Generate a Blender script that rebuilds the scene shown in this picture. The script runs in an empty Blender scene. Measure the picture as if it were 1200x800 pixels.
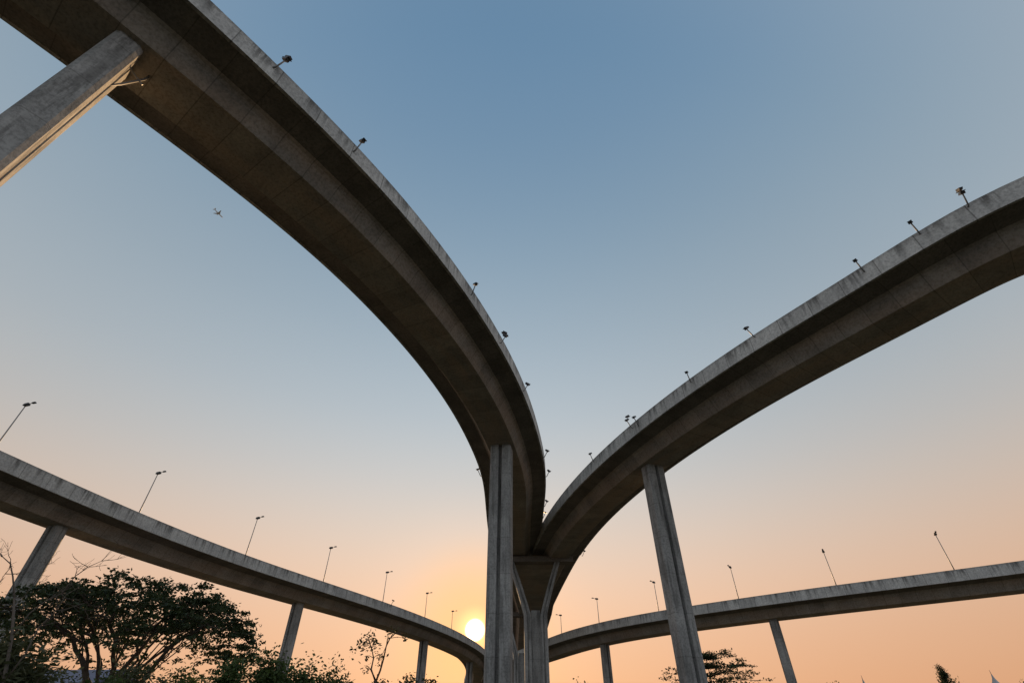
import bpy, bmesh, math, random
import numpy as np
from mathutils import Vector, Matrix

scn = bpy.context.scene
COL = scn.collection
R = math.radians

# ------------------------------------------------------------------ camera
PITCH = 39.106
cam_d = bpy.data.cameras.new("camera")
cam = bpy.data.objects.new("camera", cam_d)
COL.objects.link(cam)
cam.location = (0, 0, 1.6)
cam.rotation_euler = (R(90 + PITCH), 0, 0)
cam_d.sensor_width = 36.0
cam_d.lens = 569.0 / 1200.0 * 36.0
cam_d.clip_start = 0.1
cam_d.clip_end = 8000
scn.camera = cam

# ------------------------------------------------------------------ sky, sun, exposure
SUN_EL, SUN_AZ = 8.4, -3.8          # azimuth measured from +Y, clockwise positive
SKY_STRENGTH = 0.1
sun_dir = Vector((math.sin(R(SUN_AZ)) * math.cos(R(SUN_EL)),
                  math.cos(R(SUN_AZ)) * math.cos(R(SUN_EL)), math.sin(R(SUN_EL))))

def lin(r, g, b):
    f = lambda c: (c / 12.92 if c <= 0.04045 else ((c + 0.055) / 1.055) ** 2.4)
    return (f(r / 255), f(g / 255), f(b / 255), 1.0)

world = bpy.data.worlds.new("World")
scn.world = world
world.use_nodes = True
wn, wl = world.node_tree.nodes, world.node_tree.links
wn.clear()
w_out = wn.new('ShaderNodeOutputWorld')
w_bg = wn.new('ShaderNodeBackground')
w_bg.inputs['Strength'].default_value = SKY_STRENGTH
sky = wn.new('ShaderNodeTexSky')
sky.sky_type = 'NISHITA'
sky.sun_disc = False
sky.sun_elevation = R(SUN_EL)
sky.sun_rotation = R(SUN_AZ)
sky.air_density = 1.2
sky.dust_density = 2.0
sky.ozone_density = 2.0
w_tc = wn.new('ShaderNodeTexCoord')
w_sep = wn.new('ShaderNodeSeparateXYZ')
wl.new(w_tc.outputs['Generated'], w_sep.inputs[0])
w_as = wn.new('ShaderNodeMath'); w_as.operation = 'ARCSINE'
wl.new(w_sep.outputs['Z'], w_as.inputs[0])
w_el = wn.new('ShaderNodeMath'); w_el.operation = 'DIVIDE'
w_el.inputs[1].default_value = math.pi / 2
wl.new(w_as.outputs[0], w_el.inputs[0])
w_rmp = wn.new('ShaderNodeValToRGB')
wl.new(w_el.outputs[0], w_rmp.inputs[0])
stops = [(0, (235, 172, 128)), (5, (240, 183, 141)), (11, (240, 199, 168)), (17, (223, 205, 190)),
         (23, (203, 202, 200)), (30, (184, 195, 203)), (39, (167, 184, 197)), (50, (145, 171, 192)),
         (62, (125, 158, 188)), (76, (109, 147, 181)), (90, (98, 138, 174))]
cr = w_rmp.color_ramp
cr.interpolation = 'B_SPLINE'
while len(cr.elements) < len(stops):
    cr.elements.new(0.5)
for el, (deg, c) in zip(cr.elements, stops):
    el.position = deg / 90.0
    el.color = lin(*c)
# angle from the sun: the dusty air is brighter and warmer towards it
w_dot = wn.new('ShaderNodeVectorMath'); w_dot.operation = 'DOT_PRODUCT'
w_dot.inputs[1].default_value = sun_dir
wl.new(w_tc.outputs['Generated'], w_dot.inputs[0])
w_ac = wn.new('ShaderNodeMath'); w_ac.operation = 'ARCCOSINE'
w_cl = wn.new('ShaderNodeMath'); w_cl.operation = 'MINIMUM'; w_cl.inputs[1].default_value = 0.9999999
wl.new(w_dot.outputs['Value'], w_cl.inputs[0])
wl.new(w_cl.outputs[0], w_ac.inputs[0])
def w_map(a, b, c, d, smooth=True):
    m = wn.new('ShaderNodeMapRange')
    m.interpolation_type = 'SMOOTHSTEP' if smooth else 'LINEAR'
    m.inputs['From Min'].default_value = R(a); m.inputs['From Max'].default_value = R(b)
    m.inputs['To Min'].default_value = c; m.inputs['To Max'].default_value = d
    wl.new(w_ac.outputs[0], m.inputs['Value'])
    return m.outputs[0]
def w_scale(col, fac):
    m = wn.new('ShaderNodeVectorMath'); m.operation = 'SCALE'
    if hasattr(col, 'links'): wl.new(col, m.inputs[0])
    else: m.inputs[0].default_value = col[:3]
    if hasattr(fac, 'links'): wl.new(fac, m.inputs['Scale'])
    else: m.inputs['Scale'].default_value = fac
    return m.outputs[0]
def w_add(a, b):
    m = wn.new('ShaderNodeVectorMath'); m.operation = 'ADD'
    wl.new(a, m.inputs[0]); wl.new(b, m.inputs[1])
    return m.outputs[0]
NISH = 0.035
# opposite the sun the low sky is blue-grey instead of peach
w_anti = wn.new('ShaderNodeMix'); w_anti.data_type = 'RGBA'
wl.new(w_map(62, 105, 0.0, 1.0), w_anti.inputs[0])
wl.new(w_rmp.outputs['Color'], w_anti.inputs[6]); w_anti.inputs[7].default_value = lin(200, 207, 216)
w_warm = wn.new('ShaderNodeMix'); w_warm.data_type = 'RGBA'
wl.new(w_map(1.0, 10, 0.6, 0.0), w_warm.inputs[0])
wl.new(w_anti.outputs[2], w_warm.inputs[6]); w_warm.inputs[7].default_value = lin(255, 192, 118)
base = w_scale(w_warm.outputs[2], w_map(8, 56, 1.0, 0.80))
base = w_add(base, w_scale(sky.outputs['Color'], NISH * SKY_STRENGTH))
glow = w_scale((0.10, 0.03, 0.0), w_map(0.9, 15, 1.0, 0.0))
glow2 = w_scale((0.9, 0.33, 0.10), w_map(0.6, 2.5, 1.0, 0.0))
disc = w_scale((9.0, 7.2, 4.2), w_map(0.5, 1.1, 1.0, 0.0))
tot = w_scale(w_add(w_add(w_add(base, glow), glow2), disc), 1.0 / SKY_STRENGTH)
wl.new(tot, w_bg.inputs['Color'])
wl.new(w_bg.outputs[0], w_out.inputs['Surface'])

sun_d = bpy.data.lights.new("sun", 'SUN')
sun_d.energy = 5.0
sun_d.angle = R(0.5)
sun_d.color = (1.0, 0.62, 0.30)
sun = bpy.data.objects.new("sun", sun_d)
COL.objects.link(sun)
sun.rotation_euler = (-sun_dir).to_track_quat('-Z', 'Y').to_euler()

scn.view_settings.view_transform = 'Standard'
scn.view_settings.look = 'None'
scn.view_settings.exposure = 0.0
scn.view_settings.gamma = 1.0
scn.view_settings.use_curve_mapping = False

# ------------------------------------------------------------------ materials
def new_mat(name):
    m = bpy.data.materials.new(name); m.use_nodes = True
    nt = m.node_tree
    return m, nt.nodes, nt.links, nt.nodes['Principled BSDF']

class NB:
    """small node-building helper"""
    def __init__(s, m): s.n = m.node_tree.nodes; s.l = m.node_tree.links
    def put(s, inp, v):
        if hasattr(v, 'links'): s.l.new(v, inp)
        else: inp.default_value = v
    def math(s, op, a, b=0.0, clamp=False):
        m = s.n.new('ShaderNodeMath'); m.operation = op; m.use_clamp = clamp
        s.put(m.inputs[0], a); s.put(m.inputs[1], b); return m.outputs[0]
    def mapr(s, v, a, b, c, d):
        m = s.n.new('ShaderNodeMapRange'); m.interpolation_type = 'SMOOTHSTEP'
        s.put(m.inputs['Value'], v)
        for k, q in zip(('From Min', 'From Max', 'To Min', 'To Max'), (a, b, c, d)): m.inputs[k].default_value = q
        return m.outputs[0]
    def mix(s, fac, a, b, blend='MIX'):
        m = s.n.new('ShaderNodeMix'); m.data_type = 'RGBA'; m.blend_type = blend
        s.put(m.inputs[0], fac); s.put(m.inputs[6], a); s.put(m.inputs[7], b); return m.outputs[2]
    def noise(s, vec, scale, detail=4.0, rough=0.55, dist=0.0):
        m = s.n.new('ShaderNodeTexNoise'); m.inputs['Scale'].default_value = scale
        m.inputs['Detail'].default_value = detail; m.inputs['Roughness'].default_value = rough
        m.inputs['Distortion'].default_value = dist
        s.l.new(vec, m.inputs['Vector']); return m.outputs['Fac']
    def mapping(s, vec, sc):
        m = s.n.new('ShaderNodeMapping'); m.inputs['Scale'].default_value = sc
        s.l.new(vec, m.inputs['Vector']); return m.outputs[0]

def concrete(name, base, dark, joint, streak=0.0, top=None, seg_var=0.10, warm=None, along_v=False, jl_amt=0.35):
    """cast concrete; UV u = metres along the member, v = metres round its section"""
    m, n, l, b = new_mat(name); k = NB(m)
    tc = n.new('ShaderNodeTexCoord'); uv = tc.outputs['UV']
    sep = n.new('ShaderNodeSeparateXYZ'); l.new(uv, sep.inputs[0])
    u, v = (sep.outputs['Y'], sep.outputs['X']) if along_v else (sep.outputs['X'], sep.outputs['Y'])
    pos = n.new('ShaderNodeNewGeometry').outputs['Position']
    big = k.noise(pos, 0.35, 5, 0.6)
    fine = k.noise(pos, 5.0, 6, 0.7)
    col = k.mix(k.mapr(big, 0.33, 0.68, 0, 1), dark, base)
    if warm:
        wz = k.noise(k.mapping(uv, (0.10, 0.5, 1)), 1.0, 3)
        col = k.mix(k.mapr(wz, 0.38, 0.64, 0, 0.75), col, warm)
    # per pour segment tone
    w = n.new('ShaderNodeTexWhiteNoise'); w.noise_dimensions = '1D'
    l.new(k.math('FLOOR', k.math('DIVIDE', u, joint)), w.inputs['W'])
    col = k.mix(1.0, col, k.mix(w.outputs['Value'], (1 - seg_var,) * 3 + (1,), (1 + seg_var,) * 3 + (1,)), 'MULTIPLY')
    # blotches
    sp = k.mapr(fine, 0.30, 0.62, 0.66, 1.08)
    cmb = n.new('ShaderNodeCombineColor')
    for i in range(3): l.new(sp, cmb.inputs[i])
    col = k.mix(1.0, col, cmb.outputs[0], 'MULTIPLY')
    if streak > 0:
        sx = (2.6, 0.22, 1)
        st = k.noise(k.mapping(uv, sx), 1.0, 5, 0.65)
        st2 = k.noise(k.mapping(uv, (0.8, 0.12, 1)), 1.0, 3, 0.6)
        f = k.math('MULTIPLY', k.mapr(st, 0.40, 0.56, 0, 1), k.mapr(st2, 0.42, 0.60, 0.05, 1))
        if top:
            f = k.math('MULTIPLY', f, k.mapr(v, top[0], top[1], 0.25, 1.0))
            rim = k.math('MULTIPLY', k.mapr(v, top[1] - 0.45, top[1], 0.0, 0.75), k.mapr(st2, 0.3, 0.62, 0.25, 1.0))
            f = k.math('MAXIMUM', f, rim)
        lt = k.noise(k.mapping(uv, (3.7, 0.16, 1)), 1.3, 4, 0.6)
        col = k.mix(k.mapr(lt, 0.56, 0.70, 0, 0.30 if streak > 0.3 else 0.0), col, (0.62, 0.61, 0.58, 1))
        col = k.mix(k.math('MULTIPLY', f, streak), col, (0.05, 0.046, 0.042, 1))
    # joint lines
    fr = k.math('FRACT', k.math('DIVIDE', u, joint))
    dd = k.math('MULTIPLY', k.math('ABSOLUTE', k.math('SUBTRACT', fr, 0.5)), joint)
    jl = k.mapr(dd, joint / 2 - 0.05, joint / 2 - 0.015, 0.0, jl_amt)
    col = k.mix(jl, col, (0.05, 0.045, 0.04, 1))
    l.new(col, b.inputs['Base Color'])
    b.inputs['Roughness'].default_value = 0.88
    b.inputs['Specular IOR Level'].default_value = 0.25
    bp = n.new('ShaderNodeBump'); bp.inputs['Strength'].default_value = 0.35; bp.inputs['Distance'].default_value = 0.03
    l.new(fine, bp.inputs['Height']); l.new(bp.outputs[0], b.inputs['Normal'])
    return m

def plain(name, col, rough=0.5, metal=0.0, var=0.15, scale=3.0):
    m, n, l, b = new_mat(name); k = NB(m)
    tc = n.new('ShaderNodeTexCoord')
    f = k.noise(tc.outputs['Object'], scale, 4)
    c1 = tuple(c * (1 - var) for c in col) + (1,); c2 = tuple(min(1, c * (1 + var)) for c in col) + (1,)
    l.new(k.mix(f, c1, c2), b.inputs['Base Color'])
    b.inputs['Roughness'].default_value = rough; b.inputs['Metallic'].default_value = metal
    return m

def leaf_mat(name, c1, c2, trans=0.25):
    m, n, l, b = new_mat(name); k = NB(m)
    g = n.new('ShaderNodeNewGeometry')
    big = k.noise(g.outputs['Position'], 0.6, 3)
    f = k.math('ADD', k.math('MULTIPLY', g.outputs['Random Per Island'], 0.6), k.math('MULTIPLY', big, 0.4))
    col = k.mix(f, c1 + (1,), c2 + (1,))
    l.new(col, b.inputs['Base Color']); b.inputs['Roughness'].default_value = 0.6
    b.inputs['Specular IOR Level'].default_value = 0.3
    t = n.new('ShaderNodeBsdfTranslucent'); l.new(col, t.inputs['Color'])
    mx = n.new('ShaderNodeMixShader'); mx.inputs[0].default_value = trans
    l.new(b.outputs[0], mx.inputs[1]); l.new(t.outputs[0], mx.inputs[2])
    l.new(mx.outputs[0], n['Material Output'].inputs['Surface'])
    return m

M = {}
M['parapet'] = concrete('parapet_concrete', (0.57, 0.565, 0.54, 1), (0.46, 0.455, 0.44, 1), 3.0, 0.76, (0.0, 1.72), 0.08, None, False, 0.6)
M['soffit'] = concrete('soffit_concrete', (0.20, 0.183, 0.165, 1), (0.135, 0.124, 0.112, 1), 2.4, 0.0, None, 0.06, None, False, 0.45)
M['girder'] = concrete('girder_concrete', (0.35, 0.32, 0.285, 1), (0.24, 0.22, 0.197, 1), 2.4, 0.12, None, 0.10, (0.37, 0.295, 0.235, 1), False, 0.45)
M['pier'] = concrete('pier_concrete', (0.40, 0.395, 0.385, 1), (0.29, 0.288, 0.28, 1), 4.0, 0.5, None, 0.05, None, True, 0.35)
M['asphalt'] = plain('asphalt', (0.05, 0.05, 0.052), 0.9, 0, 0.3, 0.8)
M['steel'] = plain('galvanised_steel', (0.22, 0.22, 0.22), 0.5, 0.6)
M['black'] = plain('dark_housing', (0.018, 0.018, 0.02), 0.5)
M['glass'] = plain('lamp_glass', (0.06, 0.06, 0.065), 0.15)
M['bark'] = plain('bark', (0.075, 0.055, 0.04), 0.9, 0, 0.4, 6)
M['palebark'] = plain('pale_bark', (0.11, 0.088, 0.07), 0.9, 0, 0.3, 6)
M['leaf_dark'] = leaf_mat('rain_tree_leaf', (0.022, 0.036, 0.012), (0.05, 0.07, 0.024))
M['leaf_green'] = leaf_mat('bush_leaf', (0.035, 0.065, 0.018), (0.10, 0.14, 0.038), 0.3)
M['leaf_olive'] = leaf_mat('olive_leaf', (0.05, 0.06, 0.025), (0.105, 0.11, 0.05), 0.3)
M['wall'] = plain('painted_wall', (0.42, 0.40, 0.37), 0.8)
M['blue_roof'] = plain('blue_roof_sheet', (0.08, 0.10, 0.20), 0.5)
M['white'] = plain('aircraft_paint', (0.82, 0.83, 0.84), 0.35, 0, 0.04)
M['canvas'] = plain('canvas', (0.50, 0.52, 0.54), 0.7, 0, 0.06)

# ------------------------------------------------------------------ object helpers
def mesh_obj(name, verts, faces, mat, parent=None, smooth=False, uvs=None):
    me = bpy.data.meshes.new(name)
    me.from_pydata(verts if isinstance(verts, list) else verts.tolist(), [], faces if isinstance(faces, list) else faces.tolist())
    if uvs is not None:
        ul = me.uv_layers.new(name="UVMap")
        ul.data.foreach_set('uv', np.asarray(uvs, dtype=np.float32).ravel())
    if smooth:
        me.polygons.foreach_set('use_smooth', [True] * len(me.polygons))
    me.materials.append(mat); me.update()
    o = bpy.data.objects.new(name, me); COL.objects.link(o)
    if parent: o.parent = parent
    return o

def tag(o, label, cat, group=None):
    o['label'] = label; o['category'] = cat
    if group: o['group'] = group
    return o

def thing(name, label, cat, loc=(0, 0, 0), rz=0.0, group=None):
    o = bpy.data.objects.new(name, None); COL.objects.link(o)
    o.location = loc; o.rotation_euler = (0, 0, rz); o.empty_display_size = 0.5
    return tag(o, label, cat, group)

class MB:
    """collects vertices and faces for one mesh"""
    def __init__(s): s.v = []; s.f = []
    def add(s, vs, fs):
        o = len(s.v); s.v += [tuple(p) for p in vs]; s.f += [tuple(i + o for i in f) for f in fs]
    def box(s, x0, x1, y0, y1, z0, z1):
        s.add([(x0, y0, z0), (x1, y0, z0), (x1, y1, z0), (x0, y1, z0), (x0, y0, z1), (x1, y0, z1), (x1, y1, z1), (x0, y1, z1)],
              [(3, 2, 1, 0), (4, 5, 6, 7), (0, 1, 5, 4), (1, 2, 6, 5), (2, 3, 7, 6), (3, 0, 4, 7)])
    def tube(s, pts, rads, k=8, caps=True):
        pts = [Vector(p) for p in pts]; vs = []; fs = []
        ref = Vector((0, 0, 1))
        for i, p in enumerate(pts):
            t = (pts[min(i + 1, len(pts) - 1)] - pts[max(i - 1, 0)])
            t = t.normalized() if t.length > 1e-9 else Vector((0, 0, 1))
            a = t.cross(ref)
            if a.length < 0.05: a = t.cross(Vector((1, 0, 0)))
            a.normalize(); b = a.cross(t)
            for j in range(k):
                th = 2 * math.pi * j / k
                vs.append(p + (a * math.cos(th) + b * math.sin(th)) * rads[i])
        for i in range(len(pts) - 1):
            for j in range(k):
                j2 = (j + 1) % k
                fs.append((i * k + j, i * k + j2, (i + 1) * k + j2, (i + 1) * k + j))
        if caps:
            fs.append(tuple(range(k - 1, -1, -1))); fs.append(tuple((len(pts) - 1) * k + j for j in range(k)))
        s.add(vs, fs)
    def lathe(s, c, prof, k=16):
        c = Vector(c); vs = []; fs = []
        for (r, z) in prof:
            for j in range(k):
                th = 2 * math.pi * j / k; vs.append(c + Vector((r * math.cos(th), r * math.sin(th), z)))
        for i in range(len(prof) - 1):
            for j in range(k):
                j2 = (j + 1) % k; fs.append((i * k + j, i * k + j2, (i + 1) * k + j2, (i + 1) * k + j))
        fs.append(tuple(range(k - 1, -1, -1))); fs.append(tuple((len(prof) - 1) * k + j for j in range(k)))
        s.add(vs, fs)
    def build(s, name, mat, parent=None, smooth=False):
        return mesh_obj(name, s.v, s.f, mat, parent, smooth)

def copy_thing(o):
    c = o.copy(); COL.objects.link(c)
    for ch in [q for q in bpy.data.objects if q.parent is o]:
        d = ch.copy(); COL.objects.link(d); d.parent = c
        for gch in [q for q in bpy.data.objects if q.parent is ch]:
            e = gch.copy(); COL.objects.link(e); e.parent = d
    return c

# ------------------------------------------------------------------ ground
NG = 60
gx = np.sign(np.linspace(-1, 1, NG + 1)) * np.abs(np.linspace(-1, 1, NG + 1)) ** 2.2 * 4000
gv = [(x, y, 0.0) for y in gx for x in gx]
gf = [(j * (NG + 1) + i, j * (NG + 1) + i + 1, (j + 1) * (NG + 1) + i + 1, (j + 1) * (NG + 1) + i) for j in range(NG) for i in range(NG)]
gm, gn, gl, gb = new_mat('ground_grass'); gk = NB(gm)
gpos = gn.new('ShaderNodeNewGeometry').outputs['Position']
gc = gk.mix(gk.mapr(gk.noise(gpos, 0.12, 6, 0.65), 0.4, 0.62, 0, 1), (0.10, 0.08, 0.055, 1), (0.05, 0.058, 0.022, 1))
gc = gk.mix(gk.mapr(gk.noise(gpos, 3.0, 4), 0.35, 0.7, 0, 0.5), gc, (0.035, 0.036, 0.018, 1))
gl.new(gc, gb.inputs['Base Color']); gb.inputs['Roughness'].default_value = 0.95
ground = mesh_obj('ground', gv, gf, gm)
ground['kind'] = 'structure'

# ------------------------------------------------------------------ elevated ramps
W = 10.0; HP = 1.24; FA = 0.485; DEP = 2.175; BW = 3.65
DATA = {
 "A": ([[-26.73, 7.33], [-12.75, 25.42], [-4.15, 47.0], [-0.91, 62.5], [0.75, 73.64], [0.26, 88.64], [1.36, 119.05], [5.32, 164.09]], [35.382, 0.5, -7.627], -0.0182, 1),
 "B": ([[40.82, 23.93], [37.94, 26.25], [33.25, 33.38], [25.69, 44.17], [17.05, 62.36], [10.1, 88.06], [7.37, 121.34], [5.47, 160.86]], [32.359, -0.935, -1.612], -0.0073, -1),
 "C": ([[-60.54, 49.93], [-55.0, 69.37], [-46.94, 89.62], [-33.85, 113.89], [-20.85, 146.2], [-12.27, 188.08], [-12.88, 237.32], [-18.73, 293.85]], [24.56, -5.02, 3.126], -0.0069, 1),
 "D": ([[95.19, 79.03], [78.06, 90.23], [60.09, 100.21], [43.3, 111.7], [28.27, 124.28], [17.87, 139.3], [11.63, 157.33], [4.68, 176.47]], [22.362, -3.39, 1.103], 0.0111, -1)}

def spline(C, n):
    C = np.array(C, float); m = len(C)
    P = np.vstack([2 * C[0] - C[1], C, 2 * C[-1] - C[-2]])
    t = np.linspace(0, m - 1 - 1e-9, n); i = t.astype(int); f = (t - i)[:, None]
    a, b, c, d = P[i], P[i + 1], P[i + 2], P[np.minimum(i + 3, m + 1)]
    return ((1 - f) ** 3 * a + (3 * f ** 3 - 6 * f ** 2 + 4) * b + (-3 * f ** 3 + 3 * f ** 2 + 3 * f + 1) * c + f ** 3 * d) / 6

class Path:
    """centre line: plan points, road level, outward normal, arc length (0 = first fitted point)"""
    def __init__(s, key, back=45.0, cut=None, fwd=0.0):
        C, zq, bank, side = DATA[key]; n = 400
        P = spline(C, n); q = np.linspace(0, 1, n); z = zq[0] + zq[1] * q + zq[2] * q * q
        if cut is not None:
            kq = P[:, 1] <= cut; P = P[kq]; z = z[kq]
        # run the curve on behind the start with the curvature it has there
        k = 60
        d = np.diff(P[:k], axis=0); ang = np.unwrap(np.arctan2(d[:, 1], d[:, 0])); L = np.linalg.norm(d, axis=1)
        curv = (ang[-1] - ang[0]) / L.sum(); a = ang[0]; p = P[0].copy(); pre = []
        for i in range(int(back)):
            a -= curv * 1.0; p = p - np.array([math.cos(a), math.sin(a)]); pre.append(p.copy())
        pre = np.array(pre[::-1]); zpre = np.full(len(pre), z[0])
        P2 = np.vstack([pre, P]); z2 = np.r_[zpre, z]
        s0 = len(pre)
        if fwd > 0:
            t = P[-1] - P[-2]; t /= np.linalg.norm(t); ext = []
            ang0 = math.atan2(t[1], t[0]); p = P[-1].copy()
            for i in range(int(fwd / 4)):
                ang0 += (math.pi / 2 - ang0) * 0.08
                p = p + 4 * np.array([math.cos(ang0), math.sin(ang0)]); ext.append(p.copy())
            P2 = np.vstack([P2, ext]); z2 = np.r_[z2, np.full(len(ext), z[-1])]
        sa = np.r_[0, np.cumsum(np.linalg.norm(np.diff(P2, axis=0), axis=1))]; sa -= sa[s0]
        m = int((sa[-1] - sa[0]) / 1.25) + 2
        s.s = np.linspace(sa[0], sa[-1], m)
        s.P = np.column_stack([np.interp(s.s, sa, P2[:, i]) for i in (0, 1)]); s.z = np.interp(s.s, sa, z2)
        T = np.gradient(s.P, axis=0); s.T = T / np.linalg.norm(T, axis=1)[:, None]
        s.N = np.column_stack([s.T[:, 1], -s.T[:, 0]]) * side; s.bank = bank; s.side = side
    def at(s, q, t=0.0, v=0.0):
        f = lambda a: np.interp(q, s.s, a)
        n = np.array([f(s.N[:, 0]), f(s.N[:, 1])]); n /= np.linalg.norm(n)
        return Vector((f(s.P[:, 0]) + n[0] * t, f(s.P[:, 1]) + n[1] * t, f(s.z) + v + s.bank * t)), Vector((n[0], n[1], 0))

def sweep(name, path, sec, mat, parent, wid=None, smooth=False):
    """sweep a closed section [(t, v)] along the path; wid(i) may give an extra half width added beyond |t|"""
    n = len(path.s); k = len(sec)
    sec = np.array(sec, float); per = np.r_[0, np.cumsum(np.linalg.norm(np.diff(np.vstack([sec, sec[:1]]), axis=0), axis=1))]
    V = np.empty((n, k, 3))
    for j in range(k):
        t = np.full(n, sec[j, 0])
        if wid is not None: t = t + np.sign(sec[j, 0]) * wid
        V[:, j, 0] = path.P[:, 0] + path.N[:, 0] * t; V[:, j, 1] = path.P[:, 1] + path.N[:, 1] * t
        V[:, j, 2] = path.z + sec[j, 1] + path.bank * t
    area = sum(sec[i, 0] * sec[(i + 1) % k, 1] - sec[(i + 1) % k, 0] * sec[i, 1] for i in range(k))
    flip = (area > 0) != (path.side > 0)
    F = []; U = []
    for i in range(n - 1):
        for j in range(k):
            j2 = (j + 1) % k
            q = [(i * k + j, path.s[i], per[j]), (i * k + j2, path.s[i], per[j + 1]), ((i + 1) * k + j2, path.s[i + 1], per[j + 1]), ((i + 1) * k + j, path.s[i + 1], per[j])]
            if not flip: q = q[::-1]
            F.append(tuple(a[0] for a in q)); U += [(a[1], a[2]) for a in q]
    for base, rev in ((0, flip), ((n - 1) * k, not flip)):
        idx = list(range(k))
        if not rev: idx = idx[::-1]
        F.append(tuple(base + j for j in idx)); U += [(0.7, per[j]) for j in idx]
    return mesh_obj(name, V.reshape(-1, 3), F, mat, parent, smooth, U)

def build_ramp(path, label, wid=None, name='elevated_ramp'):
    root = thing(name, label, 'ramp')
    h = W / 2
    slab = [(-h + .26, -.44), (-2.9, -.72), (2.9, -.72), (h - .26, -.44), (h - .26, -.02), (-h + .26, -.02)]
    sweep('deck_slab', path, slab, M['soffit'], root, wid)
    b = BW / 2
    web = [(2.86, -.735), (2.62, -.86), (2.44, -1.08), (2.30, -1.36), (b + .05, -DEP + .07), (b, -DEP)]
    sec = web + [(-t, v) for t, v in reversed(web)]
    sweep('box_girder', path, sec, M['girder'], root, wid)
    for sg in (1, -1):
        par = [(sg * h, -FA), (sg * h, HP), (sg * (h - .19), HP), (sg * (h - .24), .5), (sg * (h - .42), .0), (sg * (h - .26), -.03), (sg * (h - .255), -FA)]
        sweep('parapet', path, par, M['parapet'], root, wid)
    sweep('road_surface', path, [(-h + .43, -.015), (h - .43, -.015), (h - .43, .01), (-h + .43, .01)], M['asphalt'], root, wid)
    return root

PA = Path('A', 45, 104.0); PB = Path('B', 45, 104.0); PC = Path('C', 60, None, 120); PD = Path('D', 60, None, 160)
ramp_a = build_ramp(PA, 'tall curved concrete flyover sweeping from overhead at top left down to the fork')
ramp_b = build_ramp(PB, 'tall curved concrete flyover rising from the fork to the right edge')
ramp_c = build_ramp(PC, 'lower concrete flyover with lamp posts crossing behind the spreading tree at left')
ramp_d = build_ramp(PD, 'lower concrete flyover with lamp posts running off to the right')

# the wide deck the two tall flyovers join into, beyond the forked pier
class Trunk(Path):
    def __init__(s):
        fa, fb = Path('A', 5), Path('B', 5)
        ys = np.r_[np.arange(103.0, 158.0, 2.0)]
        def at(p): 
            o = np.argsort(p.P[:, 1]); return np.interp(ys, p.P[o, 1], p.P[o, 0]), np.interp(ys, p.P[o, 1], p.z[o])
        xa, za = at(fa); xb, zb = at(fb)
        c = (xa + xb) / 2; hw = np.maximum(xb - xa, 2.4) / 2; z = (za + zb) / 2 - 0.05
        c = np.r_[c, np.full(70, c[-1])]; hw = np.r_[hw, np.full(70, hw[-1])]
        z = np.r_[z, z[-1] - 0.012 * np.arange(1, 71) * 4]; yy = np.r_[ys, ys[-1] + 4 * np.arange(1, 71)]
        s.P = np.column_stack([c, yy]); s.z = z; s.wid = hw
        s.s = np.r_[0, np.cumsum(np.linalg.norm(np.diff(s.P, axis=0), axis=1))]
        T = np.gradient(s.P, axis=0); s.T = T / np.linalg.norm(T, axis=1)[:, None]
        s.N = np.column_stack([s.T[:, 1], -s.T[:, 0]]); s.bank = 0.0; s.side = 1
PT = Trunk()
trunk = build_ramp(PT, 'wide joined concrete deck running away behind the forked pier', PT.wid)

# ------------------------------------------------------------------ piers
def prism_uv(secs, name, mat, parent):
    """loft closed sections (list of (list of (x, y), z)); u round, v height"""
    k = len(secs[0][0]); V = []; F = []; U = []
    p = secs[0][0]; per = [0]
    for j in range(k):
        a, b = p[j], p[(j + 1) % k]; per.append(per[-1] + math.hypot(b[0] - a[0], b[1] - a[1]))
    for pts, z in secs: V += [(x, y, z) for x, y in pts]
    for i in range(len(secs) - 1):
        for j in range(k):
            j2 = (j + 1) % k
            F.append((i * k + j, i * k + j2, (i + 1) * k + j2, (i + 1) * k + j))
            U += [(per[j], secs[i][1]), (per[j + 1], secs[i][1]), (per[j + 1], secs[i + 1][1]), (per[j], secs[i + 1][1])]
    F.append(tuple(range(k - 1, -1, -1))); U += [(per[j], 0.5) for j in range(k - 1, -1, -1)]
    F.append(tuple((len(secs) - 1) * k + j for j in range(k))); U += [(per[j], 0.5) for j in range(k)]
    return mesh_obj(name, V, F, mat, parent, False, U)

def pier_section(w, d, g=0.34, gd=0.6, ch=0.22):
    """w across the deck (x), d along it (y); grooves in the two faces that look along the deck"""
    a, b = w / 2, d / 2; c = ch
    return [(-a + c, -b), (-g / 2 - .06, -b), (-g / 2, -b + gd), (g / 2, -b + gd), (g / 2 + .06, -b), (a - c, -b), (a, -b + c), (a, b - c),
            (a - c, b), (g / 2 + .06, b), (g / 2, b - gd), (-g / 2, b - gd), (-g / 2 - .06, b), (-a + c, b), (-a, b - c), (-a, -b + c)]

def pier(path, s, w, d, label, group, top_v=-DEP + 0.12):
    p, nrm = path.at(s); zt = p.z + top_v
    root = thing('bridge_pier', label, 'pier', (p.x, p.y, 0), math.atan2(nrm.y, nrm.x), group)
    sec = pier_section(w, d)
    prism_uv([(sec, 0.25), (sec, zt)], 'shaft', M['pier'], root)
    m = MB(); m.box(-w / 2 - .7, w / 2 + .7, -d / 2 - .7, d / 2 + .7, -.4, .3); m.build('footing', M['pier'], root)
    return root

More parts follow.
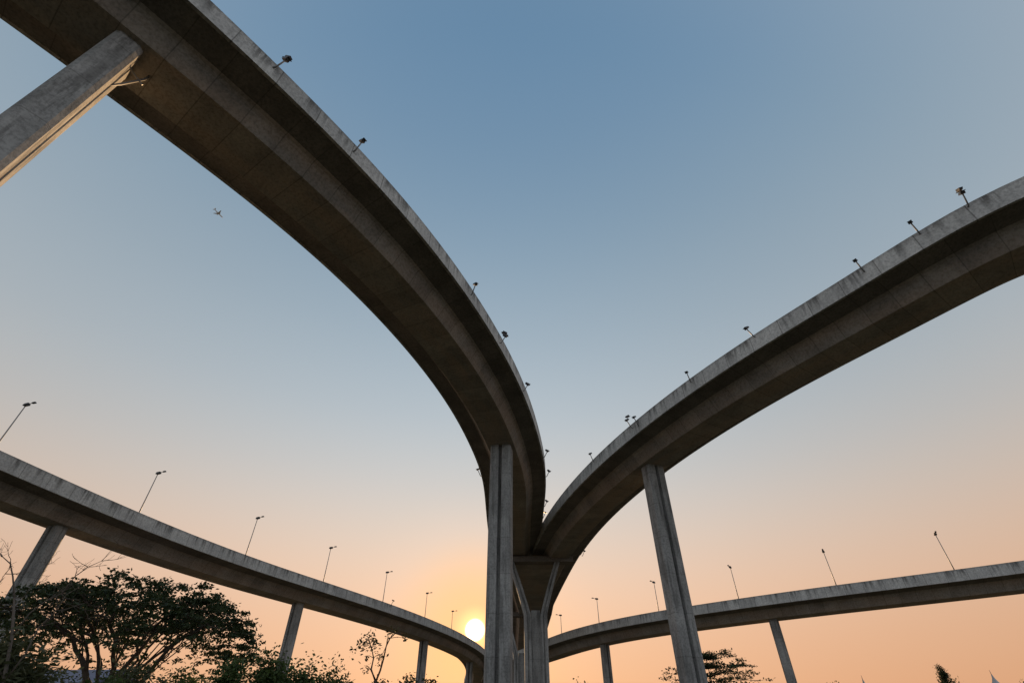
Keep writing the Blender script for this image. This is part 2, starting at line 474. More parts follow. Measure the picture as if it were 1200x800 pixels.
G1 = 'grooved piers under the tall flyovers'
near_pier = pier(PA, 5.55, 2.9, 1.45, 'near slanting-looking pier at top left with one sunlit orange edge', G1)
mid_pier = pier(PA, 59.6, 2.75, 1.9, 'tall grooved pier beside the setting sun', G1)
pier(PB, 43.0, 2.55, 1.75, 'tall grooved pier under the right-hand high flyover', G1)
G2 = 'slim piers under the lower flyovers'
pier(PC, 12.6, 2.1, 1.5, 'slim pier under the lower flyover rising at the left edge above the spreading tree', G2)
pier(PC, 56.1, 2.0, 1.5, 'slim pier rising out of the green bushes under the left lower flyover', G2)
pier(PC, 102.3, 2.0, 1.5, 'slim pier to the left of the sun beyond the thin two-stemmed tree', G2)
pier(PC, 147.5, 2.0, 1.5, 'far slim pier mostly hidden behind the tall pier by the sun', G2)
pier(PD, 92.4, 2.0, 1.5, 'slim pier under the right lower flyover nearest to the forked pier', G2)
pier(PD, 52.6, 2.0, 1.5, 'slim pier farthest right under the right lower flyover', G2)
pier(PD, 131.0, 2.0, 1.5, 'slim pier of the right lower flyover hidden behind the forked pier', G2)

def fork_pier(x, y, rz, zt, zf, half_top, half_shaft, d, label, cap):
    """two flaring legs that grow out of one shaft, with a sunken web between them"""
    root = thing('forked_pier', label, 'pier', (x, y, 0), rz)
    lw = half_shaft * 0.58
    def leg(sg):
        secs = []
        zs = [0.3, zf - 1.2] + [zf - 1.2 + (zt - zf + 1.2) * f for f in (0.06, 0.13, 0.22, 0.5, 1.0)]
        for z in zs:
            f = max(0.0, (z - (zf - 0.9)) / (zt - zf + 0.9))
            off = (half_top - half_shaft) * (f ** 1.12)
            xo = half_shaft + off; w = lw * (1 - 0.12 * f)
            xi = xo - w; c = 0.2; b = d / 2
            pts = [(xi, -b), (xi + w * .34, -b), (xi + w * .40, -b + .22), (xi + w * .5, -b + .22), (xi + w * .56, -b), (xo - c, -b), (xo, -b + c), (xo, b - c), (xo - c, b), (xi, b)]
            if sg < 0: pts = [(-px, py) for px, py in reversed(pts)]
            secs.append((pts, z))
        prism_uv(secs, 'leg', M['pier'], root)
    leg(1); leg(-1)
    e = half_shaft - lw
    prism_uv([([(-e, -d / 2 + .5), (e, -d / 2 + .5), (e, d / 2 - .5), (-e, d / 2 - .5)], 0.3),
              ([(-e, -d / 2 + .5), (e, -d / 2 + .5), (e, d / 2 - .5), (-e, d / 2 - .5)], zf)], 'web', M['pier'], root)
    if cap:
        m = MB(); m.box(cap[0], cap[1], -d / 2 - .15, d / 2 + .15, zt - .02, zt + .95); m.build('crossbeam', M['girder'], root)
    m = MB(); m.box(-half_shaft - .9, half_shaft + .9, -d / 2 - .9, d / 2 + .9, -.4, .35); m.build('footing', M['pier'], root)
    return root

fork_pier(4.3, 101.0, 0.0, 27.9, 19.6, 5.0, 2.1, 2.2, 'forked concrete pier whose two arms carry the junction of the high flyovers', (-5.6, 7.6))
fork_pier(2.6, 150.0, 0.0, 26.9, 18.5, 4.6, 2.2, 2.4, 'farther forked pier half hidden behind the nearer one', (-5.0, 6.5))

# ------------------------------------------------------------------ drain pipe beside the near pier
def drain_pipe():
    p0 = near_pier.location; rz = near_pier.rotation_euler.z
    root = thing('drain_pipe', 'thin drain pipe with an elbow fixed to the side of the near pier', 'pipe', p0, rz)
    zt = PA.at(5.55)[0].z - DEP
    m = MB()
    m.tube([(0, .60, 0.2), (0, .60, zt - 3.0), (0, .95, zt - 2.2), (0, 1.5, zt - .5), (0, 1.55, zt + .1)], [.07] * 5, 10)
    m.build('pipe', M['steel'], root, True)
    m = MB(); m.tube([(0, .7, zt - .55), (0, 1.62, zt - 1.05)], [.05, .05], 8)
    m.build('strut', M['steel'], root)
drain_pipe()

# ------------------------------------------------------------------ lamp posts on the lower flyovers
def lamp_post(H):
    root = thing('lamp_post', 'grey lamp post', 'street lamp')
    m = MB(); m.tube([(0, 0, 0), (0, 0, H * .5), (0, 0, H)], [.11, .085, .06], 10); m.build('pole', M['steel'], root, True)
    m = MB(); m.box(-.2, .2, -.2, .2, 0, .05); m.build('base_plate', M['steel'], root)
    m = MB(); m.tube([(0, 0, H - .05), (.35, 0, H + .12), (1.15, 0, H + .2)], [.05, .045, .04], 8); m.build('arm', M['steel'], root, True)
    m = MB()
    m.add([(-.35, -.22, H - .02), (.45, -.24, H + .02), (.45, .24, H + .02), (-.35, .22, H - .02), (-.3, -.14, H + .3), (.4, -.16, H + .3), (.4, .16, H + .3), (-.3, .14, H + .3)],
          [(3, 2, 1, 0), (4, 5, 6, 7), (0, 1, 5, 4), (1, 2, 6, 5), (2, 3, 7, 6), (3, 0, 4, 7)])
    hd = m.build('lamp_head', M['black'], root)
    m = MB(); m.box(-.25, .35, -.15, .15, H - .07, H - .012); m.build('lens', M['glass'], hd)
    m = MB(); m.add([(1.0, -.13, H + .12), (1.6, -.16, H + .14), (1.6, .16, H + .14), (1.0, .13, H + .12), (1.05, -.09, H + .3), (1.5, -.1, H + .3), (1.5, .1, H + .3), (1.05, .09, H + .3)],
          [(3, 2, 1, 0), (4, 5, 6, 7), (0, 1, 5, 4), (1, 2, 6, 5), (2, 3, 7, 6), (3, 0, 4, 7)])
    m.build('lamp_head', M['black'], root)
    return root
GL = 'lamp posts along the lower flyovers'
left_words = ['tall lamp post cut by the left edge of the picture, on the left lower flyover', 'lamp post on the left lower flyover, above the crown of the spreading tree',
              'lamp post on the left lower flyover, just right of the spreading tree', 'lamp post on the left lower flyover, right of the pier among the bushes',
              'lamp post on the left lower flyover, next to the small floodlight', 'lamp post on the left lower flyover, second nearest to the sun',
              'smallest lamp post on the left lower flyover, closest to the sun']
right_words = ['tallest lamp post on the right lower flyover, nearest the right edge', 'lamp post on the right lower flyover, between the slim pier and the right edge',
               'lamp post on the right lower flyover, left of the farthest right slim pier', 'lamp post on the right lower flyover, touching the tall right pier',
               'lamp post on the right lower flyover, above the first slim pier', 'smallest lamp post on the right lower flyover, beside the forked pier']
first = None
for path, H, ss, words in ((PC, 11.0, (3.9, 24.6, 45.5, 65.8, 87.9, 112.0, 138.6), left_words), (PD, 9.35, (20.8, 40.0, 59.1, 78.5, 100.1, 122.9), right_words)):
    proto = None
    for s_, wd in zip(ss, words):
        if proto is None: proto = o = lamp_post(H - HP)
        else: o = copy_thing(proto)
        p, n = path.at(s_, -4.86, HP)
        o.location = p; n = n if path is PC else n
        o.rotation_euler = (0, 0, math.atan2(n.y, n.x))
        tag(o, wd, 'street lamp', GL)

# ------------------------------------------------------------------ floodlights bracketed off the tall flyovers
def floodlight(double):
    root = thing('floodlight', 'floodlight', 'floodlight')
    m = MB(); m.tube([(-.04, 0, -.35), (.16, 0, -.3), (.5, 0, .35), (.62, 0, .62)], [.06, .06, .055, .05], 8); m.build('bracket', M['steel'], root, True)
    def head(c, tilt):
        m = MB()
        m.add([(-.30, -.13, -.11), (.20, -.16, -.13), (.20, .16, -.13), (-.30, .13, -.11), (-.30, -.10, .06), (.16, -.14, .13), (.16, .14, .13), (-.30, .10, .06)],
              [(3, 2, 1, 0), (4, 5, 6, 7), (0, 1, 5, 4), (1, 2, 6, 5), (2, 3, 7, 6), (3, 0, 4, 7)])
        m.box(.2, .3, -.17, .17, .09, .13)
        T = Matrix.Translation(Vector(c)) @ Matrix.Rotation(tilt, 4, 'Y')
        m.v = [tuple(T @ Vector(v)) for v in m.v]
        h = m.build('lamp_head', M['black'], root)
        g = MB(); g.box(.19, .215, -.13, .13, -.1, .08); g.v = [tuple(T @ Vector(v)) for v in g.v]
        g.build('lens', M['glass'], h)
    head((.62, 0, .72), R(35))
    if double:
        head((.50, .1, 1.2), R(-150))
        m = MB(); m.tube([(.6, 0, .6), (.56, .05, .9), (.5, .1, 1.15)], [.045, .04, .04], 6); m.build('bracket', M['steel'], root)
    return root
f_one, f_two = floodlight(False), floodlight(True)
used = {False: False, True: False}
GF = 'floodlights bracketed off the flyover parapets'
flood = [
 (PA, 11.4, 5.0, .95, 1, 'floodlight on the left high flyover, the one highest up in the sky'),
 (PA, 18.1, 5.0, .65, 0, 'floodlight on the left high flyover, second from the top'),
 (PA, 34.2, 5.0, .65, 0, 'floodlight on the left high flyover, third from the top, before the bend tightens'),
 (PA, 41.4, 5.0, .35, 1, 'floodlight on the left high flyover, fourth from the top, where the bend tightens'),
 (PA, 50.1, 5.0, .15, 0, 'floodlight on the left high flyover, fifth from the top, above the tall pier'),
 (PA, 65.8, 5.0, -.1, 0, 'floodlight on the outer bend of the left high flyover, level with the pier top'),
 (PA, 72.5, 5.0, .6, 0, 'floodlight on the outer bend, a little under the one level with the pier top'),
 (PA, 82.0, 5.0, .3, 0, 'floodlight deep in the notch between the two high flyovers, the upper one'),
 (PA, 88.5, 5.0, .9, 0, 'floodlight deep in the notch between the two high flyovers, the lower one'),
 (PA, 70.8, -5.0, -.1, 0, 'floodlight on the inner edge of the left high flyover, left of the tall pier'),
 (PB, 2.9, 5.0, 1.25, 1, 'floodlight on the right high flyover, nearest the right edge, with two round heads'),
 (PB, 5.6, 5.0, 1.25, 0, 'floodlight on the right high flyover, second from the right edge'),
 (PB, 9.9, 5.0, .95, 0, 'floodlight on the right high flyover, third from the right edge'),
 (PB, 20.4, 5.0, 1.3, 0, 'floodlight on the right high flyover, alone about halfway along its rise'),
 (PB, 28.7, 5.0, 1.05, 0, 'floodlight on the right high flyover, above the tall right pier'),
 (PB, 39.2, 5.0, 1.0, 1, 'left floodlight of the close pair on the right high flyover, with two heads'),
 (PB, 37.9, 5.0, .6, 0, 'right floodlight of the close pair, hugging the parapet'),
 (PB, 49.2, 5.0, 1.15, 0, 'floodlight on the right high flyover, nearest the fork'),
 (PB, 86.2, -5.0, -.6, 0, 'floodlight under the inner edge of the right high flyover beside the forked pier'),
 (PB, 47.5, -5.0, -.5, 0, 'floodlight on the inner edge of the right high flyover, just right of its pier top'),
 (PC, 77.0, 5.0, 1.2, 0, 'lone floodlight on the left lower flyover between two lamp posts'),
]
for path, s_, t, v, dbl, wd in flood:
    dbl = bool(dbl); proto = f_two if dbl else f_one
    if not used[dbl]: o = proto; used[dbl] = True
    else: o = copy_thing(proto)
    p, n = path.at(s_, t, v)
    if t < 0: n = -n
    o.location = p; o.rotation_euler = (0, 0, math.atan2(n.y, n.x) + 0.45 * math.sin(s_ * 7.3))
    tag(o, wd, 'floodlight', GF)

# ------------------------------------------------------------------ vegetation
def leaves(centers, rad, k, size, rng, flat=0.7, aspect=0.5):
    """k rhombic leaves scattered round each clump centre"""
    C = np.asarray(centers, float); n = len(C)
    rad = np.broadcast_to(np.asarray(rad, float), (n,))
    P = np.repeat(C, k, axis=0) + rng.normal(size=(n * k, 3)) * np.repeat(rad, k)[:, None] * np.array([.55, .55, .55 * flat])
    m = len(P)
    a = rng.normal(size=(m, 3)); a[:, 2] *= .6; a /= np.linalg.norm(a, axis=1)[:, None]
    nn = rng.normal(size=(m, 3)) + np.array([0, 0, 1.0]); b = np.cross(nn, a); b /= np.linalg.norm(b, axis=1)[:, None] + 1e-9
    s = size * rng.uniform(.6, 1.3, (m, 1))
    V = np.stack([P - a * s * .5, P + b * s * aspect * .5, P + a * s * .5, P - b * s * aspect * .5], 1).reshape(-1, 3)
    F = np.arange(m * 4).reshape(-1, 4)
    return V, F

def limb(mb, p0, p1, r0, r1, rng, wob=0.12, n=6, sag=0.0, k=7):
    p0 = Vector(p0); p1 = Vector(p1); L = (p1 - p0).length; pts = []
    off = Vector((0, 0, 0))
    for i in range(n + 1):
        f = i / n
        if 0 < i < n: off = off * .6 + Vector(rng.normal(size=3)) * L * wob * .35
        pts.append(p0.lerp(p1, f) + (off if 0 < i < n else Vector((0, 0, 0))) + Vector((0, 0, sag * L * f * (1 - f) * 4)))
    mb.tube(pts, [r0 + (r1 - r0) * i / n for i in range(n + 1)], k)
    return pts

def rain_tree(x, y, top, rl, rr, rdepth, label, seed):
    rng = np.random.default_rng(seed)
    root = thing('spreading_tree', label, 'tree', (x, y, 0))
    tr = MB(); br = MB()
    fork = Vector((0.1, 0, 2.5))
    limb(tr, (0, 0, -.2), fork, .36, .27, rng, .04, 5, k=12)
    tr.build('trunk', M['bark'], root, True)
    cl = []
    zb = top - 3.3
    def surf(px, py):
        rx = rr if px > 0 else rl
        q = (px / rx) ** 2 + (py / rdepth) ** 2
        return q, top - 2.9 * q ** (1.05 if px > 0 else .85)
    nl = 11
    for i in range(nl):
        th = 2 * math.pi * (i + rng.uniform(-.3, .3)) / nl
        ru = rng.uniform(.38, .62)
        ex = math.cos(th) * (rr if math.cos(th) > 0 else rl) * ru; ey = math.sin(th) * rdepth * ru
        q, sz = surf(ex, ey)
        e = Vector((ex, ey, sz - rng.uniform(1.5, 2.3)))
        pts = limb(br, fork + Vector(rng.normal(size=3)) * .12, e, .23 if i % 3 == 0 else .12, .06, rng, .10, 7, .07, 8)
        for j in range(7):
            st = pts[int(rng.integers(3, 8))]
            ang = th + rng.uniform(-.95, .95); dl = rng.uniform(.25, .5)
            fx = st.x + math.cos(ang) * rr * dl; fy = st.y + math.sin(ang) * rdepth * dl
            q, sz = surf(fx, fy)
            if q > 1.0:
                k_ = 1 / math.sqrt(q); fx *= k_; fy *= k_; q, sz = surf(fx, fy)
            f = Vector((fx, fy, sz - rng.uniform(.5, 1.6)))
            p2 = limb(br, st, f, .05, .022, rng, .12, 5, .05, 6)
            for t_ in range(3):
                s2 = p2[int(rng.integers(2, 6))]
                g = s2 + Vector((rng.normal() * 1.1, rng.normal() * 1.1, abs(rng.normal()) * .55 + .15))
                q, sz = surf(g.x, g.y)
                g.z = min(g.z, sz)
                if q < 1.12:
                    limb(br, s2, g, .03, .012, rng, .1, 3, 0, 4); cl.append(g)
    br.build('branch', M['bark'], root, True)
    # canopy tiers: flat sprays lying near the domed top, thinner below
    n_s = 300
    while n_s:
        px = rng.uniform(-rl, rr); py = rng.uniform(-rdepth, rdepth); q, sz = surf(px, py)
        lump = .55 * math.sin(px * 1.25 + 1) + .5 * math.sin(py * 1.5 + px * .8) + .35 * math.sin(px * 2.7 + py)
        if q < 1.0 + .12 * lump:
            cl.append(Vector((px, py, sz + .32 * lump - abs(rng.normal()) * (.62 + .3 * q)))); n_s -= 1
    # drooping skirts at the right and left ends
    for i in range(90):
        th = rng.uniform(-1.2, 1.2); d_ = rng.uniform(.8, 1.08); sgn = 1 if i % 4 else -1
        cl.append(Vector((sgn * math.cos(th) * (rr if sgn > 0 else rl) * d_, math.sin(th) * rdepth * d_, top - 2.9 * d_ - rng.uniform(.2, 2.4))))
    rad = rng.uniform(.26, .66, len(cl))
    V, F = leaves([tuple(c) for c in cl], rad * 1.1, 40, .27, rng, .30)
    lo = []
    while len(lo) < 420:
        px = rng.uniform(-rl, rr); py = rng.uniform(-rdepth, rdepth); q, sz = surf(px, py)
        if q < 1.05: lo.append((px, py, sz - rng.uniform(1.3, 3.4)))
    V2, F2 = leaves(lo, rng.uniform(.2, .42, len(lo)), 14, .27, rng, .6)
    V = np.vstack([V, V2]); F = np.arange(len(V)).reshape(-1, 4)
    mesh_obj('crown', V, F, M['leaf_dark'], root)
    return root

rain_tree(-27.4, 40.0, 10.9, 10.4, 8.6, 8.0, 'big spreading umbrella-shaped tree with dark crown at lower left', 5)

def bush(x, y, h, w, mat, label, seed, group=None, size=.2, n=90, name='bush', cat='bush', feather=False):
    rng = np.random.default_rng(seed)
    root = thing(name, label, cat, (x, y, 0), 0, group)
    st = MB(); cl = []
    ns = 9
    tips = []
    for i in range(ns):
        th = 2 * math.pi * i / ns + rng.uniform(-.3, .3); r = w * .5 * rng.uniform(.15, .85)
        zt = h * rng.uniform(.72, 1.0) * (1 - .28 * (r / (w * .5)) ** 2)
        tips.append(Vector((math.cos(th) * r, math.sin(th) * r, zt)))
        pts = limb(st, (rng.normal() * .1, rng.normal() * .1, 0), tips[-1], .07, .015, rng, .08, 5, 0, 5)
        cl += [p for p in pts[2:]]
    st.build('stem', M['bark'], root, True)
    for i in range(int(n * 1.8)):
        t_ = tips[int(rng.integers(0, ns))]
        d = Vector((rng.normal() * w * .17, rng.normal() * w * .17, 0)); f = rng.uniform(.12, 1.0) ** .8
        cl.append(Vector((t_.x * (.55 + .45 * f), t_.y * (.55 + .45 * f), t_.z * f)) + d * (1.15 - .65 * f))
    V, F = leaves([tuple(c) for c in cl], rng.uniform(.32, .62, len(cl)) * max(1, h / 5.5), 54, size, rng, .9, .28 if feather else .5)
    mesh_obj('foliage', V, F, M[mat], root)
    return root

def at(px, py, y):
    """ground position under a picture point, at forward distance y (used to lay the planting out in metres)"""
    a = (px - 600) / 569; b = (400 - py) / 569
    ry = math.cos(R(PITCH)) - b * math.sin(R(PITCH)); rz_ = math.sin(R(PITCH)) + b * math.cos(R(PITCH))
    return a / ry * y, 1.6 + rz_ / ry * y
GB = 'green bushes along the lower left'
plants = [
 (165, 783, 27, 3.8, 'leaf_olive', 'pale olive bush under the spreading tree, right of its trunk'),
 (70, 784, 25, 3.4, 'leaf_olive', 'pale olive bush under the spreading tree, left of its trunk'),
 (118, 795, 24, 2.8, 'leaf_green', 'low green bush at the foot of the spreading tree'),
 (228, 778, 33, 3.0, 'leaf_green', 'dark bush at the right end of the spreading tree'),
 (272, 775, 30, 2.6, 'leaf_green', 'green bush left of the tallest bush, under the left lower flyover'),
 (322, 764, 31, 2.7, 'leaf_green', 'tallest green bush, just left of the slim pier'),
 (360, 771, 30, 2.3, 'leaf_green', 'green bush in front of the slim pier'),
 (395, 775, 31, 2.2, 'leaf_green', 'green bush at the right end of the row, toward the thin tree'),
]
for i, (px, py, y, w, mt, lb) in enumerate(plants):
    x, h = at(px, py, y)
    bush(x, y, h, w, mt, lb, 40 + i, GB)
x, h = at(8, 740, 20); x, _ = at(2, 800, 20)
bush(x, 20, h, 3.6, 'leaf_olive', 'feathery olive bush in the bottom left corner', 61, None, .34, 110, feather=True)
for i, (px, py, y, w, lb) in enumerate([(447, 795, 34, 1.0, 'small dark shrub at the foot of the thin two-stemmed tree'), (479, 794, 40, 1.1, 'small round shrub top left of the slim pier near the sun'),
                                   (509, 795, 40, 1.6, 'sparse low shrub right of the slim pier near the sun'), (672, 797, 45, 2.0, 'low shrub right of the forked pier'),
                                   (930, 797, 55, 2.2, 'low shrub between the layered tree and the right'), (972, 799, 55, 1.8, 'low shrub below the right lower flyover'),
                                   (1115, 794, 60, 2.0, 'small rounded shrub beside the pointed conifer'), (1199, 793, 60, 2.0, 'shrub at the bottom right corner')]):
    x, h = at(px, py, y)
    bush(x, y, h, w, 'leaf_dark', lb, 80 + i, 'low shrubs along the bottom edge', .24, 50)

def thin_tree():
    rng = np.random.default_rng(9)
    y = 30.0; x0, _ = at(441, 800, y)
    root = thing('thin_tree', 'thin tree with two stems and sparse leaf tufts against the sunset', 'tree', (x0, y, 0))
    def loc(px, py):
        x, z = at(px, py, y); return Vector((x - x0, rng.normal() * .25, z))
    m = MB(); m.tube([(0.05, 0, -.1), (0, 0, 2.2), (-.02, 0, 3.6), loc(440, 798)], [.10, .085, .075, .065], 8); m.build('trunk', M['bark'], root, True)
    m = MB(); cl = []
    a0 = loc(440, 798)
    def br(pxs, r0, r1):
        pts = [a0 if p is None else loc(*p) for p in pxs]
        m.tube(pts, [r0 + (r1 - r0) * i / (len(pts) - 1) for i in range(len(pts))], 6); return pts
    s1 = br([None, (437, 785), (437, 770), (434, 758), (432, 748)], .055, .02)
    s2 = br([None, (445, 785), (449, 772), (453, 757), (458, 748), (466, 743), (470, 740)], .055, .018)
    for st, tips in ((s1[2], [(428, 768), (441, 765)]), (s1[3], [(425, 752), (438, 750), (441, 757)]), (s1[4], [(428, 744), (436, 745), (424, 756)]),
                     (s2[3], [(457, 742), (455, 738), (447, 775)]), (s2[4], [(472, 745), (464, 738)]), (s2[1], [(449, 768)]), (s1[1], [(429, 785), (428, 780)]), (s2[5], [(473, 747)])):
        for tp in tips:
            e = loc(*tp); m.tube([st, st.lerp(e, .5) + Vector((0, 0, .05)), e], [.018, .014, .008], 5); cl.append((e, 1))
    for i in range(9): cl.append((s1[4] + Vector((rng.normal() * .32, rng.normal() * .3, rng.normal() * .3 - .1)), 1))
    m.build('branch', M['bark'], root, True)
    V, F = leaves([tuple(c) for c, _ in cl], rng.uniform(.14, .3, len(cl)), 13, .17, rng, .9)
    mesh_obj('foliage', V, F, M['leaf_dark'], root)
thin_tree()

def bare_tree():
    rng = np.random.default_rng(21)
    y = 19.0; x0, _ = at(2, 800, y)
    root = thing('bare_tree', 'leafless pale tree with thin twigs at the left edge', 'tree', (x0, y, 0))
    def loc(px, py, dy=0): x, z = at(px, py, y + dy); return Vector((x - x0, dy, z))
    m = MB(); tk = [Vector((-.2, 0, -.1)), loc(-8, 860), loc(4, 800), loc(14, 745), loc(17, 700)]
    m.tube(tk, [.09, .075, .06, .045, .03], 9); m.build('trunk', M['palebark'], root, True)
    m = MB()
    def twig(p, d, L, r, depth):
        n = 5; pts = [p.copy()]; d = d.normalized()
        for i in range(n):
            d = (d + Vector(rng.normal(size=3)) * .16 + Vector((0, 0, .05))).normalized(); pts.append(pts[-1] + d * L / n)
        m.tube(pts, [max(.005, r * (1 - .75 * i / n)) for i in range(n + 1)], 5)
        if depth > 0:
            for j in range(4):
                q = pts[int(rng.integers(1, n + 1))]
                dd = (d + Vector((rng.normal() * .75, rng.normal() * .5, rng.normal() * .55))).normalized()
                twig(q, dd, L * rng.uniform(.35, .62), r * .5, depth - 1)
    def bough(pxs, r):
        pts = [p if isinstance(p, Vector) else loc(*p) for p in pxs]
        m.tube(pts, [r * .62 * (1 - .7 * i / (len(pts) - 1)) for i in range(len(pts))], 6)
        for i in range(2, len(pts)):
            d = pts[i] - pts[i - 1]
            for k_ in range(2): twig(pts[i], d + Vector(rng.normal(size=3)) * d.length * .7, rng.uniform(.35, .8), r * .28, 1)
    bough([tk[4], (15, 675), (12, 660), (3, 652), (-10, 640)], .045)
    bough([tk[3], (35, 718), (52, 705), (72, 695), (88, 675), (103, 664), (119, 657)], .045)
    bough([tk[4], (27, 700), (38, 685), (50, 670), (54, 662)], .03)
    bough([tk[2], (30, 765), (45, 735), (66, 715), (77, 697)], .05)
    bough([tk[2], (-8, 760), (-15, 720), (-6, 690), (6, 672)], .05)
    m.build('branch', M['palebark'], root, True)
bare_tree()

def layered_tree():
    rng = np.random.default_rng(33)
    y = 68.0; x0, h = at(826, 767, y)
    root = thing('layered_tree', 'dark tree with flat layered branches behind the tall right pier', 'tree', (x0, y, 0))
    m = MB(); limb(m, (0, 0, -.1), (0, 0, h - .3), .2, .03, rng, .015, 8, k=9); m.build('trunk', M['bark'], root, True)
    m = MB(); cl = []; rr = []
    tiers = [(h - .1, 2.6), (h - 1.0, 4.0), (h - 1.8, 6.3), (h - 2.6, 7.2), (h - 3.6, 7.6), (h - 4.6, 7.0)]
    for z, L in tiers:
        nb = 8
        for i in range(nb):
            th = 2 * math.pi * (i + rng.uniform(-.35, .35)) / nb; LL = L * rng.uniform(.7, 1.05)
            p1 = Vector((math.cos(th) * LL + .6, math.sin(th) * LL, z + rng.uniform(-.25, .3)))
            pts = limb(m, (0, 0, z - .3), p1, .05, .012, rng, .05, 6, .02, 5)
            for q in pts[1:]:
                for _ in range(2): cl.append(q + Vector((rng.normal() * .35, rng.normal() * .35, .08 + rng.normal() * .08))); rr.append(.52)
    m.build('branch', M['bark'], root, True)
    V, F = leaves([tuple(c) for c in cl], rr, 15, .27, rng, .26)
    mesh_obj('crown', V, F, M['leaf_dark'], root)
layered_tree()

def conifer():
    rng = np.random.default_rng(35)
    y = 60.0; x0, h = at(1099, 778, y)
    root = thing('conifer', 'narrow pointed conifer at the lower right', 'tree', (x0, y, 0))
    m = MB(); limb(m, (0, 0, -.1), (0, 0, h - .1), .16, .02, rng, .01, 6); m.build('trunk', M['bark'], root, True)
    cl = []; rr = []
    for i in range(190):
        z = h * (.12 + .88 * rng.uniform() ** .8) ; q = (h - z) / h
        r = (.25 + 2.3 * q) * math.sqrt(rng.uniform()) * .62; th = rng.uniform(0, 6.283)
        cl.append((math.cos(th) * r, math.sin(th) * r, z - .1)); rr.append(.25 + .3 * q)
    V, F = leaves(cl, rr, 34, .2, rng, 1.0, .35)
    mesh_obj('crown', V, F, M['leaf_dark'], root)
conifer()

# ------------------------------------------------------------------ pointed canopies, house, aircraft
def canopy(px, py, y, w, label):
    x, h = at(px, py, y)
    root = thing('pointed_canopy', label, 'canopy', (x, y, 0), R(20), 'pointed canopies at the lower right')
    m = MB(); eave = h - 2.9; n = 12; prof = []
    for i in range(n + 1):
        f = i / n; prof.append(((1 - f) ** 1.7 * w / 2 + .03, eave + (h - eave) * f))
    V = []; F = []
    for r, z in prof: V += [(-r, -r, z), (r, -r, z), (r, r, z), (-r, r, z)]
    for i in range(n):
        for j in range(4): F.append((i * 4 + j, i * 4 + (j + 1) % 4, (i + 1) * 4 + (j + 1) % 4, (i + 1) * 4 + j))
    F.append((n * 4, n * 4 + 1, n * 4 + 2, n * 4 + 3)); F.append((3, 2, 1, 0))
    m.add(V, F); m.build('roof', M['canvas'], root)
    for sx in (-1, 1):
        for sy in (-1, 1):
            m = MB(); m.tube([(sx * (w / 2 - .1), sy * (w / 2 - .1), 0), (sx * (w / 2 - .1), sy * (w / 2 - .1), eave - .01)], [.06, .06], 8); m.build('leg', M['steel'], root)
    m = MB(); m.tube([(0, 0, h), (0, 0, h + .35)], [.03, .01], 6); m.build('finial', M['steel'], root)
canopy(1162, 790, 50.0, 5.0, 'grey pointed canvas canopy near the bottom right corner')
canopy(1011, 796, 52.0, 4.5, 'grey pointed canvas canopy tip below the right lower flyover')

def house():
    y = 70.0; x, h = at(105, 784, y)
    root = thing('blue_roofed_building', 'low building with a blue sheet roof glimpsed through the spreading tree', 'building', (x, y, 0), R(-6))
    m = MB(); m.box(-4.6, 4.6, -4, 4, 0, h - 1.8); m.build('wall', M['wall'], root)
    m = MB(); e = h - 1.78
    m.add([(-5, -4.7, e), (5, -4.7, e), (5, 4.7, e), (-5, 4.7, e), (-5, 0, h), (5, 0, h)], [(0, 1, 5, 4), (2, 3, 4, 5), (1, 2, 5), (3, 0, 4), (3, 2, 1, 0)])
    m.build('roof', M['blue_roof'], root)
    for i in range(4):
        for zc in (1.8, 5.0):
            xx = -3.4 + i * 2.25
            m = MB(); m.box(xx - .75, xx + .75, -4.06, -3.98, zc - .7, zc + .7); w_ = m.build('window', M['white'], root)
            m = MB(); m.box(xx - .65, xx + .65, -4.075, -4.02, zc - .6, zc + .6); m.build('pane', M['glass'], w_)
house()

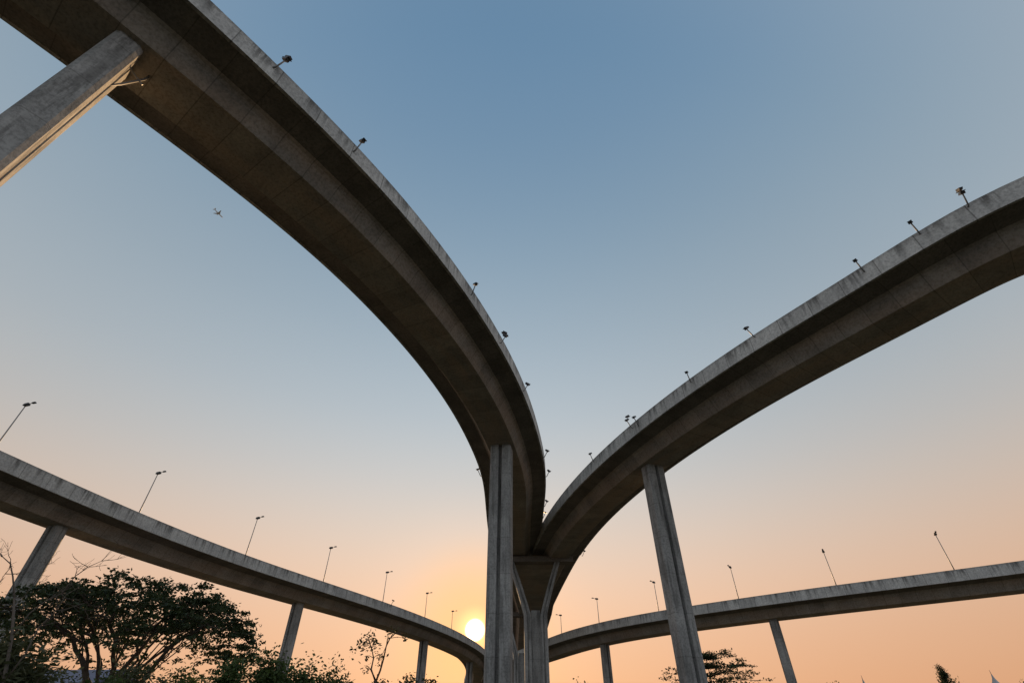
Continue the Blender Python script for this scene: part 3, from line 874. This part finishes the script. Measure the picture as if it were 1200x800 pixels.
def aeroplane():
    a, b = (256 - 600) / 569, (400 - 250) / 569; d = 1150.0
    pos = Vector((a * d, d * (math.cos(R(PITCH)) - b * math.sin(R(PITCH))), 1.6 + d * (math.sin(R(PITCH)) + b * math.cos(R(PITCH)))))
    root = thing('aeroplane', 'small grey airliner high in the sky under the left high flyover', 'aeroplane', pos, math.atan2(1.2, .437))
    root.scale = (.7, .7, .7)
    m = MB(); m.tube([(-19, 0, .8), (-15, 0, .5), (-8, 0, 0), (12, 0, 0), (16.5, 0, -.1), (18.6, 0, -.4), (19.3, 0, -.6)], [.35, 1.1, 2, 2, 1.6, .8, .1], 14); m.build('fuselage', M['white'], root, True)
    for sg in (1, -1):
        m = MB()
        def slab(r0, r1, t0, t1):
            (xa, xb, y0, z0), (xc, xd, y1, z1) = r0, r1
            m.add([(xa, sg * y0, z0 - t0), (xb, sg * y0, z0 - t0), (xd, sg * y1, z1 - t1), (xc, sg * y1, z1 - t1), (xa, sg * y0, z0 + t0), (xb, sg * y0, z0 + t0), (xd, sg * y1, z1 + t1), (xc, sg * y1, z1 + t1)],
                  [(3, 2, 1, 0), (4, 5, 6, 7), (0, 1, 5, 4), (1, 2, 6, 5), (2, 3, 7, 6), (3, 0, 4, 7)])
        slab((-3.5, 4, 1.5, -.9), (-6.5, -5, 17, .6), .35, .12); m.build('wing', M['white'], root)
        m = MB(); slab((-17.5, -13.8, .6, .9), (-18.8, -17.3, 6.6, 1.3), .2, .08); m.build('tailplane', M['white'], root)
        m = MB(); m.tube([(-.8, sg * 5.8, -2), (3.2, sg * 5.8, -2.1)], [.7, 1.0], 12); m.build('engine', M['steel'], root, True)
    m = MB(); m.add([(-18.5, -.18, 1.2), (-13, -.18, 1.6), (-17.3, -.1, 7.6), (-19.5, -.1, 7.6), (-18.5, .18, 1.2), (-13, .18, 1.6), (-17.3, .1, 7.6), (-19.5, .1, 7.6)],
                    [(3, 2, 1, 0), (4, 5, 6, 7), (0, 1, 5, 4), (1, 2, 6, 5), (2, 3, 7, 6), (3, 0, 4, 7)])
    m.build('tail_fin', M['white'], root)
aeroplane()
